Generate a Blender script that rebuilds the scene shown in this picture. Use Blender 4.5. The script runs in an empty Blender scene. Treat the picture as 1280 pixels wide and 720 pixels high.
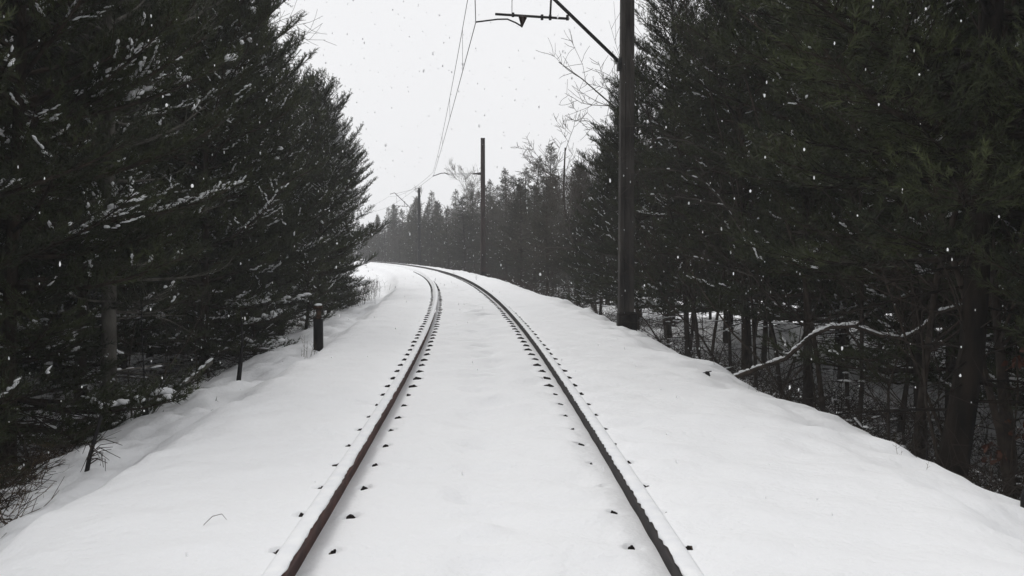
import bpy, bmesh, math, random
import numpy as np
from mathutils import Vector, Matrix

scene = bpy.context.scene
C = scene.collection
PI = math.pi

# ------------------------------------------------------------------ track geometry
R_CURVE = 480.0
X0 = -0.03
HC = 1.34            # eye height above the snow
RAIL_U = 0.795       # rail centre offset
SLEEPER = 0.598

def track(s):
    """centre line point and heading angle at arc length s"""
    s = np.asarray(s, dtype=float)
    a = np.where(s > 0, s / R_CURVE, 0.0)
    x = X0 - R_CURVE + R_CURVE * np.cos(a)
    y = np.where(s > 0, R_CURVE * np.sin(a), s)
    return x, y, a

def su(s, u):
    x, y, a = track(s)
    return x + u * np.cos(a), y + u * np.sin(a)

class Waves:
    """smooth noise: a sum of rotated sines"""
    def __init__(self, seed, wl0, wl1, n=14):
        r = np.random.RandomState(seed)
        wl = np.exp(r.uniform(math.log(wl0), math.log(wl1), n)); an = r.uniform(0, 2 * PI, n)
        self.kx = 2 * PI / wl * np.cos(an); self.ky = 2 * PI / wl * np.sin(an)
        self.p = r.uniform(0, 2 * PI, n); self.n = n
    def __call__(self, x, y):
        x = np.asarray(x, float); y = np.asarray(y, float); o = np.zeros(np.broadcast(x, y).shape)
        for i in range(self.n): o = o + np.sin(self.kx[i] * x + self.ky[i] * y + self.p[i])
        return o / math.sqrt(self.n / 2)

W_FINE = Waves(1, .35, 1.1); W_MID = Waves(2, 1.2, 3.2); W_BIG = Waves(3, 5, 16); W_EDGE = Waves(4, 2.5, 9, 8)
W_SLP = Waves(5, .9, 3.0, 8)

PU = np.array([-900, -60, -14, -8.0, -6.2, -5.2, -4.55, -4.15, -3.7, -3.15, -2.8, -2.52, -2.25, -1.95, -1.3, 0, 1.3, 2.2, 2.48, 2.66, 3.1, 3.35, 3.7, 4.3, 5.2, 7.0, 10, 16, 60, 900.])
PZ = np.array([-1.6, -1.6, -1.55, -1.45, -1.35, -1.15, -.92, -.74, -.58, -.45, -.49, -.31, -.06, -.01, 0, -.01, 0, -.015, -.045, -.125, -.25, -.38, -.60, -.98, -1.35, -1.6, -1.7, -1.75, -1.75, -1.75])

def ss(a, b, x):
    t = np.clip((x - a) / (b - a), 0, 1); return t * t * (3 - 2 * t)

def ground_z(s, u):
    s = np.asarray(s, float); u = np.asarray(u, float)
    e = W_EDGE(s * .9, 0 * s) * .11
    w = ss(2.0, 3.2, np.abs(u))
    e = e - .6 * (u < 0) * (1 - ss(6.2, 10.5, s)) * ss(2.6, 3.4, np.abs(u))
    uu = u + np.where(u > 0, -e, e * 1.2) * w
    z = np.interp(uu, PU, PZ)
    near = 1 - .9 * ss(.55, .7, np.abs(u)) * (1 - ss(.95, 1.15, np.abs(u)))
    z = z + .014 * W_FINE(s, u) * (.5 + w) * near + .022 * W_MID(s, u) * (.4 + 1.3 * w) * near
    z = z + .16 * W_BIG(s, u) * ss(4.5, 8, np.abs(u))
    z = z + .018 * near * np.sin(2 * PI * s / SLEEPER + .8 * W_SLP(s * .4, u * .2)) * (1 - ss(1.2, 1.5, np.abs(u))) * (.55 + .45 * W_SLP(s * .6, u * .9))
    # trodden trough between the rails
    z = z - .042 * np.exp(-((u - .05 - .06 * W_EDGE(s, 0 * s + 3)) / .16) ** 2) * (.6 + .4 * W_FINE(s * 1.5, 0 * s))
    # snow banked against the outer side of each rail, shallow groove on the inner side
    au = np.abs(u)
    z = z + .104 * ss(.80, .83, au) * (1 - ss(.836, .90, au))
    z = z - .008 * ss(.66, .74, au) * (1 - ss(.80, .83, au))
    return z

# ------------------------------------------------------------------ materials
def new_mat(name):
    m = bpy.data.materials.new(name); m.use_nodes = True
    nt = m.node_tree; b = nt.nodes['Principled BSDF']
    return m, nt, b

def noise_mat(name, c0, c1, scale=6.0, rough=.8, bump=.3, bscale=None, stretch=None, per_object=0.0, bdist=.01, lo=.35, hi=.65, spec=.3):
    m, nt, b = new_mat(name); N = nt.nodes; L = nt.links
    tc = N.new('ShaderNodeTexCoord'); src = tc.outputs['Object']
    if stretch:
        mp = N.new('ShaderNodeMapping'); mp.inputs['Scale'].default_value = stretch
        L.new(src, mp.inputs['Vector']); src = mp.outputs['Vector']
    nz = N.new('ShaderNodeTexNoise'); nz.inputs['Scale'].default_value = scale; nz.inputs['Detail'].default_value = 6
    L.new(src, nz.inputs['Vector'])
    cr = N.new('ShaderNodeValToRGB')
    cr.color_ramp.elements[0].position = lo; cr.color_ramp.elements[1].position = hi
    cr.color_ramp.elements[0].color = (*c0, 1); cr.color_ramp.elements[1].color = (*c1, 1)
    L.new(nz.outputs['Fac'], cr.inputs['Fac'])
    col = cr.outputs['Color']
    if per_object:
        oi = N.new('ShaderNodeObjectInfo'); mr = N.new('ShaderNodeMapRange')
        mr.inputs['To Min'].default_value = 1 - per_object; mr.inputs['To Max'].default_value = 1 + per_object
        L.new(oi.outputs['Random'], mr.inputs['Value'])
        hs = N.new('ShaderNodeHueSaturation'); L.new(mr.outputs['Result'], hs.inputs['Value']); L.new(col, hs.inputs['Color'])
        col = hs.outputs['Color']
    L.new(col, b.inputs['Base Color'])
    b.inputs['Roughness'].default_value = rough
    b.inputs['Specular IOR Level'].default_value = spec
    if bump:
        n2 = N.new('ShaderNodeTexNoise'); n2.inputs['Scale'].default_value = bscale or scale * 3; n2.inputs['Detail'].default_value = 5
        L.new(src, n2.inputs['Vector'])
        bp = N.new('ShaderNodeBump'); bp.inputs['Strength'].default_value = bump; bp.inputs['Distance'].default_value = bdist
        L.new(n2.outputs['Fac'], bp.inputs['Height']); L.new(bp.outputs['Normal'], b.inputs['Normal'])
    return m

def ground_mat():
    m, nt, b = new_mat('snow_cover'); N = nt.nodes; L = nt.links
    tc = N.new('ShaderNodeTexCoord')
    big = N.new('ShaderNodeTexNoise'); big.inputs['Scale'].default_value = .5; big.inputs['Detail'].default_value = 3
    L.new(tc.outputs['Object'], big.inputs['Vector'])
    cr = N.new('ShaderNodeValToRGB'); cr.color_ramp.elements[0].color = (.85, .857, .872, 1); cr.color_ramp.elements[1].color = (.90, .903, .91, 1)
    L.new(big.outputs['Fac'], cr.inputs['Fac'])
    at = N.new('ShaderNodeAttribute'); at.attribute_name = 'litter_pit_shade'  # forest litter, plus painted shade in the fastening pits
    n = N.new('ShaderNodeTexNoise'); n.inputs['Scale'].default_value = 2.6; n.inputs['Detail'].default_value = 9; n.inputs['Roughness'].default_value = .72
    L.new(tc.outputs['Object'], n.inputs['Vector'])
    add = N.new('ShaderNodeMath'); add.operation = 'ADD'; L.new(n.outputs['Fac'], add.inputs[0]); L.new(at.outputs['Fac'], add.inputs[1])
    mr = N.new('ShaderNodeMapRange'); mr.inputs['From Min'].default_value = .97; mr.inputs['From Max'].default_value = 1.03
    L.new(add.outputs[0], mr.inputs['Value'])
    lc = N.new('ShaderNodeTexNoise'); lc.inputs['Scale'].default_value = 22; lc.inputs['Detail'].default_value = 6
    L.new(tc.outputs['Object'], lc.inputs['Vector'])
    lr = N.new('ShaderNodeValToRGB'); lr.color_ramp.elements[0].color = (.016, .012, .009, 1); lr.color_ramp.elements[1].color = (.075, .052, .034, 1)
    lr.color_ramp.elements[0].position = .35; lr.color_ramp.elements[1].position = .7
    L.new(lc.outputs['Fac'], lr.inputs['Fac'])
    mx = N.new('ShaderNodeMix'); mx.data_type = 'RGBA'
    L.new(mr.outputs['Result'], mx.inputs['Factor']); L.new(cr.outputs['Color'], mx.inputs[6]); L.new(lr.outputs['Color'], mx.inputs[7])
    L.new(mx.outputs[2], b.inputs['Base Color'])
    b.inputs['Roughness'].default_value = .75; b.inputs['Specular IOR Level'].default_value = .2
    f = N.new('ShaderNodeTexNoise'); f.inputs['Scale'].default_value = 16; f.inputs['Detail'].default_value = 8; f.inputs['Roughness'].default_value = .6
    L.new(tc.outputs['Object'], f.inputs['Vector'])
    g = N.new('ShaderNodeTexNoise'); g.inputs['Scale'].default_value = 2.2; g.inputs['Detail'].default_value = 5
    L.new(tc.outputs['Object'], g.inputs['Vector'])
    b1 = N.new('ShaderNodeBump'); b1.inputs['Strength'].default_value = .7; b1.inputs['Distance'].default_value = .02; L.new(f.outputs['Fac'], b1.inputs['Height'])
    b2 = N.new('ShaderNodeBump'); b2.inputs['Strength'].default_value = .4; b2.inputs['Distance'].default_value = .13; L.new(g.outputs['Fac'], b2.inputs['Height'])
    L.new(b1.outputs['Normal'], b2.inputs['Normal']); L.new(b2.outputs['Normal'], b.inputs['Normal'])
    return m

M = dict(
    ground=ground_mat(),
    snow=noise_mat('clean_snow', (.80, .81, .83), (.88, .885, .89), 9, .75, .5, 40, bdist=.006, spec=.2),
    flake=noise_mat('flake_snow', (.82, .83, .84), (.88, .88, .88), 20, .8, 0),
    needle=noise_mat('pine_needles', (.0105, .015, .006), (.052, .062, .022), 1.8, .6, 0, per_object=.25, spec=.25),
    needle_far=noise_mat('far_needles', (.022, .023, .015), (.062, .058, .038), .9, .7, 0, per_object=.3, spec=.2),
    bark=noise_mat('pine_bark', (.014, .011, .009), (.052, .038, .028), 7, .9, .9, 24, (1, 1, .25), per_object=.25, bdist=.03, spec=.15),
    dark_bark=noise_mat('dark_bark', (.007, .006, .005), (.028, .021, .016), 7, .9, 1.0, 16, (1, 1, .25), bdist=.04, spec=.12),
    pale_bark=noise_mat('pale_bark', (.05, .045, .038), (.17, .16, .14), 6, .9, .7, 20, (1, 1, .5), bdist=.02, spec=.15),
    twig=noise_mat('bare_twig', (.022, .017, .013), (.06, .046, .036), 8, .85, 0, per_object=.2, spec=.2),
    greytwig=noise_mat('grey_twig', (.045, .038, .032), (.11, .098, .085), 8, .85, 0, spec=.2),
    straw=noise_mat('dry_stalk', (.035, .024, .014), (.11, .075, .042), 8, .85, 0, spec=.2),
    leaf=noise_mat('withered_leaf', (.05, .016, .008), (.11, .038, .018), 12, .7, 0, spec=.25),
    rust=noise_mat('red_rust', (.036, .015, .012), (.095, .042, .033), 14, .8, .5, 60, (1, .35, 1), bdist=.004, spec=.3),
    darkrust=noise_mat('black_rust', (.012, .010, .010), (.034, .026, .024), 14, .75, .5, 60, (1, .35, 1), bdist=.004, spec=.3),
    clip=noise_mat('clip_iron', (.006, .005, .005), (.018, .013, .011), 40, .85, .4, 90, bdist=.003, spec=.2),
    mast=noise_mat('weathered_mast', (.020, .018, .017), (.070, .063, .056), 5, .9, .6, 30, (1, 1, .22), bdist=.01, spec=.2),
    redmast=noise_mat('red_brown_mast', (.018, .013, .012), (.05, .034, .03), 5, .9, .6, 30, (1, 1, .22), bdist=.01, spec=.2),
    base=noise_mat('mast_footing', (.008, .007, .007), (.022, .018, .016), 12, .9, .5, 40, bdist=.01, spec=.15),
    steel=noise_mat('black_steel', (.008, .008, .009), (.028, .025, .024), 14, .6, .3, 50, bdist=.003),
    porcelain=noise_mat('brown_porcelain', (.02, .012, .009), (.035, .02, .015), 10, .25, 0, spec=.5),
    wire=noise_mat('dark_wire', (.015, .015, .016), (.04, .038, .036), 20, .55, 0),
    post=noise_mat('tarred_post', (.005, .005, .006), (.016, .014, .014), 10, .8, .5, 40, (1, 1, .3), bdist=.006, spec=.25),
    rotten=noise_mat('rotten_wood', (.03, .018, .012), (.09, .055, .036), 18, .9, .7, 60, bdist=.01, spec=.15),
)

# ------------------------------------------------------------------ mesh building
def mesh_np(name, v, f, mat, smooth=False):
    """v (n,3), f (m,3) or (m,4) arrays -> mesh"""
    v = np.asarray(v, dtype=np.float32); f = np.asarray(f, dtype=np.int32)
    me = bpy.data.meshes.new(name)
    k = f.shape[1]
    me.vertices.add(len(v)); me.vertices.foreach_set('co', v.ravel())
    me.loops.add(f.size); me.loops.foreach_set('vertex_index', f.ravel())
    me.polygons.add(len(f)); me.polygons.foreach_set('loop_start', np.arange(0, f.size, k, dtype=np.int32))
    me.polygons.foreach_set('loop_total', np.full(len(f), k, dtype=np.int32))
    if smooth: me.polygons.foreach_set('use_smooth', np.ones(len(f), dtype=bool))
    me.update(calc_edges=True); me.materials.append(mat)
    return me

class MB:
    """collects triangles from tubes, boxes and blobs into ONE mesh"""
    def __init__(self): self.v = []; self.f = []; self.n = 0
    def add(self, v, f):
        self.v.append(np.asarray(v, float)); self.f.append(np.asarray(f, int) + self.n); self.n += len(v)
    def tube(self, pts, rad, k=5, cap=True):
        pts = np.asarray(pts, float); n = len(pts)
        rad = np.broadcast_to(np.asarray(rad, float), (n,))
        d = np.gradient(pts, axis=0); d /= np.linalg.norm(d, axis=1)[:, None] + 1e-9
        ref = np.array([0, 0, 1.]) if abs(d[:, 2]).mean() < .75 else np.array([1., 0, 0])
        a = np.cross(d, ref); a /= np.linalg.norm(a, axis=1)[:, None] + 1e-9; b = np.cross(d, a)
        th = np.arange(k) * 2 * PI / k
        ring = pts[:, None, :] + rad[:, None, None] * (np.cos(th)[None, :, None] * a[:, None, :] + np.sin(th)[None, :, None] * b[:, None, :])
        v = ring.reshape(-1, 3); f = []
        i = np.arange(n - 1)[:, None] * k; j = np.arange(k)[None, :]; j2 = (j + 1) % k
        q = np.stack([i + j, i + j2, i + k + j2, i + k + j], -1).reshape(-1, 4)
        f = np.concatenate([q[:, [0, 2, 1]], q[:, [0, 3, 2]]])
        if cap:
            v = np.concatenate([v, pts[:1], pts[-1:]]); c0 = n * k; jj = np.arange(k); jj2 = (jj + 1) % k
            f = np.concatenate([f, np.stack([np.full(k, c0), jj, jj2], -1), np.stack([np.full(k, c0 + 1), (n - 1) * k + jj2, (n - 1) * k + jj], -1)])
        self.add(v, f)
    def box(self, c, size, rot=None, taper=1.0):
        c = np.asarray(c, float); h = np.asarray(size, float) / 2
        v = np.array([[sx * (taper if sz > 0 else 1), sy * (taper if sz > 0 else 1), sz] for sz in (-1, 1) for sy in (-1, 1) for sx in (-1, 1)], float) * h
        if rot is not None: v = v @ np.array(rot).T
        q = [(0, 2, 3, 1), (4, 5, 7, 6), (0, 1, 5, 4), (2, 6, 7, 3), (0, 4, 6, 2), (1, 3, 7, 5)]
        self.add(v + c, [t for a, b_, c_, d in q for t in ((a, b_, c_), (a, c_, d))])
    def blob(self, c, ax, length, w, h, rng, k=6):
        """lumpy pad lying on a twig"""
        ax = np.array([ax[0], ax[1], ax[2] * .7]); ax /= np.linalg.norm(ax) + 1e-9
        s = np.cross(ax, [0, 0, 1.]); s /= np.linalg.norm(s) + 1e-9; up = np.cross(s, ax)
        v = []
        for (r, z) in ((.75, -.12), (1., .22), (.6, .8)):
            for j in range(k):
                t = 2 * PI * j / k; q = r * rng.uniform(.75, 1.2)
                v.append(ax * math.cos(t) * q * length / 2 + s * math.sin(t) * q * w / 2 + up * z * h * rng.uniform(.8, 1.2))
        v.append(up * h); v.append(up * -.12 * h)
        f = []
        for l in range(2):
            for j in range(k):
                a = l * k + j; b_ = l * k + (j + 1) % k; f += [(a, b_, b_ + k), (a, b_ + k, a + k)]
        for j in range(k):
            f += [(2 * k + j, 2 * k + (j + 1) % k, 3 * k), ((j + 1) % k, j, 3 * k + 1)]
        self.add(np.array(v) + np.asarray(c), f)
    def mesh(self, name, mat, smooth=True):
        if not self.v: return None
        return mesh_np(name, np.concatenate(self.v), np.concatenate(self.f), mat, smooth)

def link(name, me, parent=None, loc=None):
    o = bpy.data.objects.new(name, me); C.objects.link(o)
    if parent: o.parent = parent
    if loc is not None: o.location = loc
    return o

def tag(o, label, cat, group=None):
    o['label'] = label; o['category'] = cat
    if group: o['group'] = group
    return o

def thing(name, label, cat, loc=(0, 0, 0), rz=0.0, group=None):
    o = bpy.data.objects.new(name, None); C.objects.link(o); o.empty_display_size = .2
    o.location = loc; o.rotation_euler = (0, 0, rz)
    return tag(o, label, cat, group)

def structure(name, me):
    o = link(name, me); o['kind'] = 'structure'; return o

def stuff(name, me, label, cat=None):
    o = link(name, me); o['kind'] = 'stuff'; o['label'] = label
    o['category'] = cat or name.replace('_', ' ')
    return o

def at(s, u, dz=0.0):
    x, y = su(s, u); return (float(x), float(y), float(ground_z(s, u)) + dz)

# ------------------------------------------------------------------ rail fastenings (needed for the holes in the snow)
rng = np.random.RandomState(7)
fast = []          # (s, u, size)
for side in (-1, 1):
    for k in range(6, 108):
        s = k * SLEEPER + .24
        for d in (-.112, .112) if side < 0 else (.112, -.112):
            size = rng.uniform(.8, 1.1)
            if side > 0 and s < 9.5: size *= rng.choice([.5, .75, .62, .68])
            if side < 0 and s < 9.5: size *= rng.uniform(.55, .8)
            if side > 0 and s > 9.5: size *= 1.15
            fast.append((s + rng.uniform(-.02, .02), side * RAIL_U + d * (1.18 if d * side > 0 else 1.0) + rng.uniform(-.008, .008), size, side))

# ------------------------------------------------------------------ ground
def spaced(segs):
    out = [segs[0][0]]
    for a, b, st in segs:
        n = max(1, int(round((b - a) / st))); out += list(np.linspace(a, b, n + 1)[1:])
    return np.array(out)

def build_ground():
    rows = spaced([(-60, -6, 3), (-6, 2, .5), (2, 3, .1), (3, 13, .028), (13, 26, .05), (26, 46, .1), (46, 70, .25), (70, 130, 1), (130, 300, 4), (300, 740, 20)])
    right = spaced([(0, .56, .07), (.56, 1.04, .024), (1.04, 2.0, .1), (2.0, 4.6, .09), (4.6, 9, .25), (9, 24, 1), (24, 80, 5), (80, 420, 40)])
    cols = np.concatenate([-right[:0:-1], right])
    S, U = np.meshgrid(rows, cols, indexing='ij')
    Z = ground_z(S, U)
    litter_shade = np.zeros_like(Z)
    # forest litter showing through thin snow under the trees
    litter_shade += .47 * ss(4.3, 5.4, -U + .35 * W_MID(S, U) + .8 * (1 - ss(6.2, 10.5, S))) * (1 - .3 * ss(30, 60, S)) * (1 - ss(30, 60, -U)) + .33 * ss(3.8, 4.8, U) * (1 - ss(8.5, 12, U))
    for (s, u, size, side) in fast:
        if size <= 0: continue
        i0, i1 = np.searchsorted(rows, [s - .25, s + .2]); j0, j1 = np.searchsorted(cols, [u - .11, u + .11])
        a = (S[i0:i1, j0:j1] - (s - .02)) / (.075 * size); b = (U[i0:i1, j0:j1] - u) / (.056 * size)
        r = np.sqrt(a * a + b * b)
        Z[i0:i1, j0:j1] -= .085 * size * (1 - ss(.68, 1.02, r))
        litter_shade[i0:i1, j0:j1] = np.maximum(litter_shade[i0:i1, j0:j1], .9 * (1 - ss(.86, 1.0, r)) * ss(-.75, -.35, a))  # pit shade painted in the litter colour on floor and far wall
    rf = np.random.RandomState(41); sf = 2.6
    while sf < 40:      # old, half snowed-in footprints along the middle
        uf = .06 + .13 * (1 if int(sf / .68) % 2 else -1) + rf.uniform(-.05, .05)
        i0, i1 = np.searchsorted(rows, [sf - .4, sf + .4]); j0, j1 = np.searchsorted(cols, [uf - .3, uf + .3])
        rr = ((S[i0:i1, j0:j1] - sf) / .17) ** 2 + ((U[i0:i1, j0:j1] - uf) / .085) ** 2
        Z[i0:i1, j0:j1] += rf.uniform(.5, 1.0) * (-.034 * np.exp(-rr) + .010 * np.exp(-(np.sqrt(rr) - 1.6) ** 2 * 3)); sf += rf.uniform(.58, .8)
    X, Y = su(S, U)
    nr, nc = S.shape
    v = np.stack([X, Y, Z], -1).reshape(-1, 3)
    i = np.arange(nr - 1)[:, None] * nc; j = np.arange(nc - 1)[None, :]
    f = np.stack([i + j, i + j + 1, i + nc + j + 1, i + nc + j], -1).reshape(-1, 4)
    me = mesh_np('snow_ground', v, f, M['ground'], True)
    at_ = me.attributes.new('litter_pit_shade', 'FLOAT', 'POINT'); at_.data.foreach_set('value', litter_shade.ravel().astype(np.float32))
    structure('ground', me)
build_ground()

# ------------------------------------------------------------------ rails
def sweep(name, prof, rows, side, mat, jitter=None, smooth=False):
    n = len(prof); v = []
    for i, s in enumerate(rows):
        p = prof if jitter is None else jitter(prof, s)
        for (a, z) in p:
            x, y = su(s, side * (RAIL_U + a)); v.append((x, y, z))
    f = []
    for i in range(len(rows) - 1):
        for j in range(n):
            a, b = i * n + j, i * n + (j + 1) % n
            f.append((a, b, b + n, a + n) if side < 0 else (a, a + n, b + n, b))
    return mesh_np(name, v, f, mat, smooth)

clips = []
for q in range(4):
    rc = np.random.RandomState(90 + q); b = MB(); v = []; K = 9
    for (rr, zz) in ((.5, -.10), (1.0, -.075), (1.0, -.030), (.78, -.008), (.34, .003)):
        for j in range(K):
            t = 2 * PI * j / K; w_ = rr * rc.uniform(.82, 1.15); v.append((math.cos(t) * .052 * w_, .03 + math.sin(t) * .03 * w_, zz + rc.uniform(-.004, .004)))
    f = [(l * K + j, l * K + (j + 1) % K, (l + 1) * K + (j + 1) % K, (l + 1) * K + j) for l in range(4) for j in range(K)]
    b.add(v, [t for a, b_, c, d in f for t in ((a, b_, c), (a, c, d))]); b.add(v[-K:], [(0, j, j + 1) for j in range(1, K - 1)])
    b.tube([(-.012 + .008 * q, .04, -.03), (-.012 + .008 * q, .04, .006)], .012, 6)
    clips.append(b.mesh('rail_fastening', M['clip'], False))

for side, mat, label in ((-1, 'rust', 'rail with a reddish brown rusty side, curving away on the inside of the bend'),
                         (1, 'darkrust', 'rail with a near-black side, curving away on the outside of the bend')):
    rows = spaced([(-8, 2, .5), (2, 40, .25), (40, 140, 1), (140, 230, 2)])
    prof = [(-.065, -.10), (.065, -.10), (.065, -.085), (.012, -.07), (.009, .07), (.034, .08), (.036, .108), (.028, .116), (-.028, .116), (-.036, .108), (-.034, .08), (-.009, .07), (-.012, -.07), (-.065, -.085)]
    rail = link('rail', sweep('rail', prof, rows, side, M[mat])); tag(rail, label, 'rail', 'two rails of the snowy track')
    rj = np.random.RandomState(20 + side)
    wv = Waves(30 + side, .05, .6, 10)
    def jit(p, s):
        w = float(wv(s, 0)); h = .75 + .25 * w; e = .0013 * float(wv(s * 1.7, 5)) + .0008 * rj.randn()
        gap = .0 if float(wv(s * .31, 11)) > -2.1 else 1.0
        if gap: h = .15
        return [(a + (e if k in (4, 5) else 0), .1165 + (z - .1165) * h if z > .1165 else z + (e * 1.5 if k in (5,) else 0)) for k, (a, z) in enumerate(p)]
    rows2 = spaced([(-8, 2, .5), (2, 20, .035), (20, 45, .12), (45, 140, 1), (140, 230, 2)])
    capp = [(.046, .085), (.046, .109), (.028, .123), (-.010, .1255), (-.033, .1205), (-.037, .1145), (-.030, .112)]
    link('snow_strip', sweep('snow_strip', capp, rows2, side, M['snow'], jit, True), rail)
    mine = sorted([q for q in fast if q[3] == side and q[2] > 0], key=lambda q: q[0])
    for n_, q in enumerate(mine[:100]):
        o = link('rail_fastening', clips[(n_ * 7 + n_ // 3) % 4], rail, (*[float(t) for t in su(q[0], q[1])], float(ground_z(q[0], q[1])) + min(.008, .0016 * (q[0] - 10)) + (.001 if q[0] > 9 else -.004)))
        o.rotation_euler = (0, 0, float(track(q[0])[2])); sc = (.52 + .55 * q[2]) * (.62 + .38 * min(1, max(0, (q[0] - 6) / 3.5))); o.scale = (sc, sc, 1)
    rest = MB()
    for q in mine[100:]:
        x, y = su(q[0], q[1]); rest.box((x, y + .03, float(ground_z(q[0], q[1])) - .018), (.085, .06, .07), taper=.75)
    o = link('rail_fastening', rest.mesh('rail_fastening', M['clip'], False), rail); o['kind'] = 'stuff'

# ------------------------------------------------------------------ overhead line masts
POLES = [(19.4, 3.04), (60.0, 3.1), (101.0, 3.0)]
def mast_post(H, mat):
    """H-section mast with a recess down the face, slightly tapered"""
    bm = bmesh.new(); lv = []
    for z, k in ((-.5, 1.0), (H, .8)):
        w, d, r, g = .15 * k, .13 * k, .05 * k, .045 * k
        pr = [(-w, -d), (-r, -d), (-r, -d + g), (r * 1.2, -d + g), (r * 1.2, -d), (w, -d), (w, d), (r * 1.2, d), (r * 1.2, d - g), (-r, d - g), (-r, d), (-w, d)]
        lv.append([bm.verts.new((x, y, z)) for x, y in pr])
    n = len(lv[0])
    for j in range(n): bm.faces.new((lv[0][j], lv[0][(j + 1) % n], lv[1][(j + 1) % n], lv[1][j]))
    bm.faces.new(lv[1]); bm.faces.new(lv[0][::-1])
    bmesh.ops.bevel(bm, geom=[e for e in bm.edges if abs(e.verts[0].co.z - e.verts[1].co.z) > 1], offset=.012, segments=1, affect='EDGES')
    me = bpy.data.meshes.new('post'); bm.to_mesh(me); bm.free(); me.materials.append(mat); return me

def mast(i, s, u, H, label, full, mat):
    x, y, z = at(s, u); rz = float(track(s)[2]); gz = z
    t = thing('overhead_line_mast', label, 'line mast', (x, y, z), rz, 'masts carrying the overhead wire')
    link('post', mast_post(H, M[mat]), t)
    b = MB(); b.box((.02, 0, .0), (.36, .33, .50)); b.box((.02, 0, .275), (.36, .33, .06), taper=.9); link('footing', b.mesh('footing', M['base'], False), t)
    zz = lambda h: h - gz            # heights above the snow of the track
    arm = MB()
    if full:
        st = MB(); st.tube([(-.10, 0, zz(5.02)), (-1.5, 0, zz(6.33)), (-2.5, 0, zz(7.26))], .036, 6)
        st.box((-.15, 0, zz(5.02)), (.06, .30, .22)); link('strut', st.mesh('strut', M['steel'], False), t)
        tr = MB(); tr.tube([(-2.4, 0, zz(7.17)), (-.10, 0, zz(7.75))], .012, 5); link('tie_rod', tr.mesh('tie_rod', M['steel']), t)
        arm.tube([(-1.18, 0, zz(5.90)), (-2.6, 0, zz(5.97))], .026, 6); arm.tube([(-1.52, 0, zz(5.93)), (-1.5, 0, zz(6.34))], .022, 6)
        for xx in (-1.18, -1.52, -1.68): arm.box((xx, 0, zz(5.92)), (.05, .06, .10))
        arm.box((-1.5, 0, zz(6.36)), (.10, .07, .09)); arm.box((-2.25, 0, zz(5.96)), (.05, .05, .08))
        link('bracket_arm', arm.mesh('bracket_arm', M['steel'], False), t)
        hg = MB(); hg.tube([(-2.27, 0, zz(5.97)), (-2.27, 0, zz(7.05))], .006, 4); link('hanger', hg.mesh('hanger', M['wire']), t)
        ins = MB()
        ins.tube([(-2.06, 0, zz(5.94)), (-2.06, 0, zz(5.90)), (-2.07, 0, zz(5.80)), (-2.08, 0, zz(5.72))], [.085, .08, .04, .016], 8)
        link('insulator', ins.mesh('insulator', M['porcelain']), t)
        sa = MB(); sa.tube([(-2.08, 0, zz(5.74)), (-2.20, 0, zz(5.81)), (-2.36, 0, zz(5.875)), (-2.55, 0, zz(5.87)), (-2.98, 0, zz(5.81))], .016, 6)
        link('steady_arm', sa.mesh('steady_arm', M['steel']), t)
        pi_ = MB(); pi_.tube([(-2.5, 0, zz(7.26)), (-2.98, 0, zz(7.12))], .03, 6); link('messenger_insulator', pi_.mesh('messenger_insulator', M['porcelain']), t)
    else:
        arm.tube([(-.10, 0, zz(6.06)), (-2.1, 0, zz(6.02))], .016, 6); arm.box((-.2, 0, zz(6.06)), (.22, .16, .14))
        link('bracket_arm', arm.mesh('bracket_arm', M['steel'], False), t)
        ins = MB(); ins.tube([(-.32, 0, zz(6.06)), (-.62, 0, zz(6.05))], .05, 8); link('insulator', ins.mesh('insulator', M['porcelain']), t)
        sa = MB(); sa.tube([(-2.1, 0, zz(5.98)), (-2.3, 0, zz(6.08)), (-2.55, 0, zz(6.06)), (-3.05, 0, zz(5.88))], .028, 6)
        link('steady_arm', sa.mesh('steady_arm', M['steel']), t)
    return t
mast(0, *POLES[0], 8.6, 'tall dark grey mast beside the track, its slanting bracket reaching over the wires', True, 'mast')
mast(1, *POLES[1], 8.45, 'slim reddish brown mast at the outside of the bend with one thin level arm', False, 'redmast')
mast(2, *POLES[2], 8.0, 'small distant grey mast, farthest of the line, before the hazy wood', True, 'post')

line = thing('overhead_line', 'pair of thin overhead wires hung above the track between the masts', 'overhead line')
def wire_pts(sup, sag, n=24):
    pts = []
    for (s0, u0, z0), (s1, u1, z1) in zip(sup[:-1], sup[1:]):
        p0 = np.array([*su(s0, u0), z0]); p1 = np.array([*su(s1, u1), z1])
        for k in range(n):
            q = k / n; p = p0 * (1 - q) + p1 * q; p[2] -= 4 * sag * q * (1 - q); pts.append(p)
    pts.append(p1); return pts
supc = [(-22, .2, 5.8), (19.4, .06, 5.80), (60, .08, 5.88), (101, -.05, 5.85), (142, .1, 5.85), (183, 0, 5.85)]
supm = [(-22, .2, 7.1), (19.4, .06, 7.12), (60, .06, 6.10), (101, -.05, 6.9), (142, .1, 7.0), (183, 0, 7.0)]
cw, mw = wire_pts(supc, .08), wire_pts(supm, .42)
for nm, p, r in (('contact_wire', cw, .0085), ('messenger_wire', mw, .0075)):
    b = MB(); b.tube(p, r, 5); link(nm, b.mesh(nm, M['wire']), line)
for i in (3, 9, 15, 21, 27, 32, 37, 54, 60, 66, 78, 84, 90):
    b = MB(); b.tube([mw[i], cw[i]], .0045, 4); link('dropper', b.mesh('dropper', M['wire']), line)

# ------------------------------------------------------------------ conifers
def perp(a):
    r = np.where(np.abs(a[:, 2:3]) < .9, np.array([[0, 0, 1.]]), np.array([[1., 0, 0]]))
    b = np.cross(a, r); b /= np.linalg.norm(b, axis=1)[:, None]; return b, np.cross(a, b)

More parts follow.
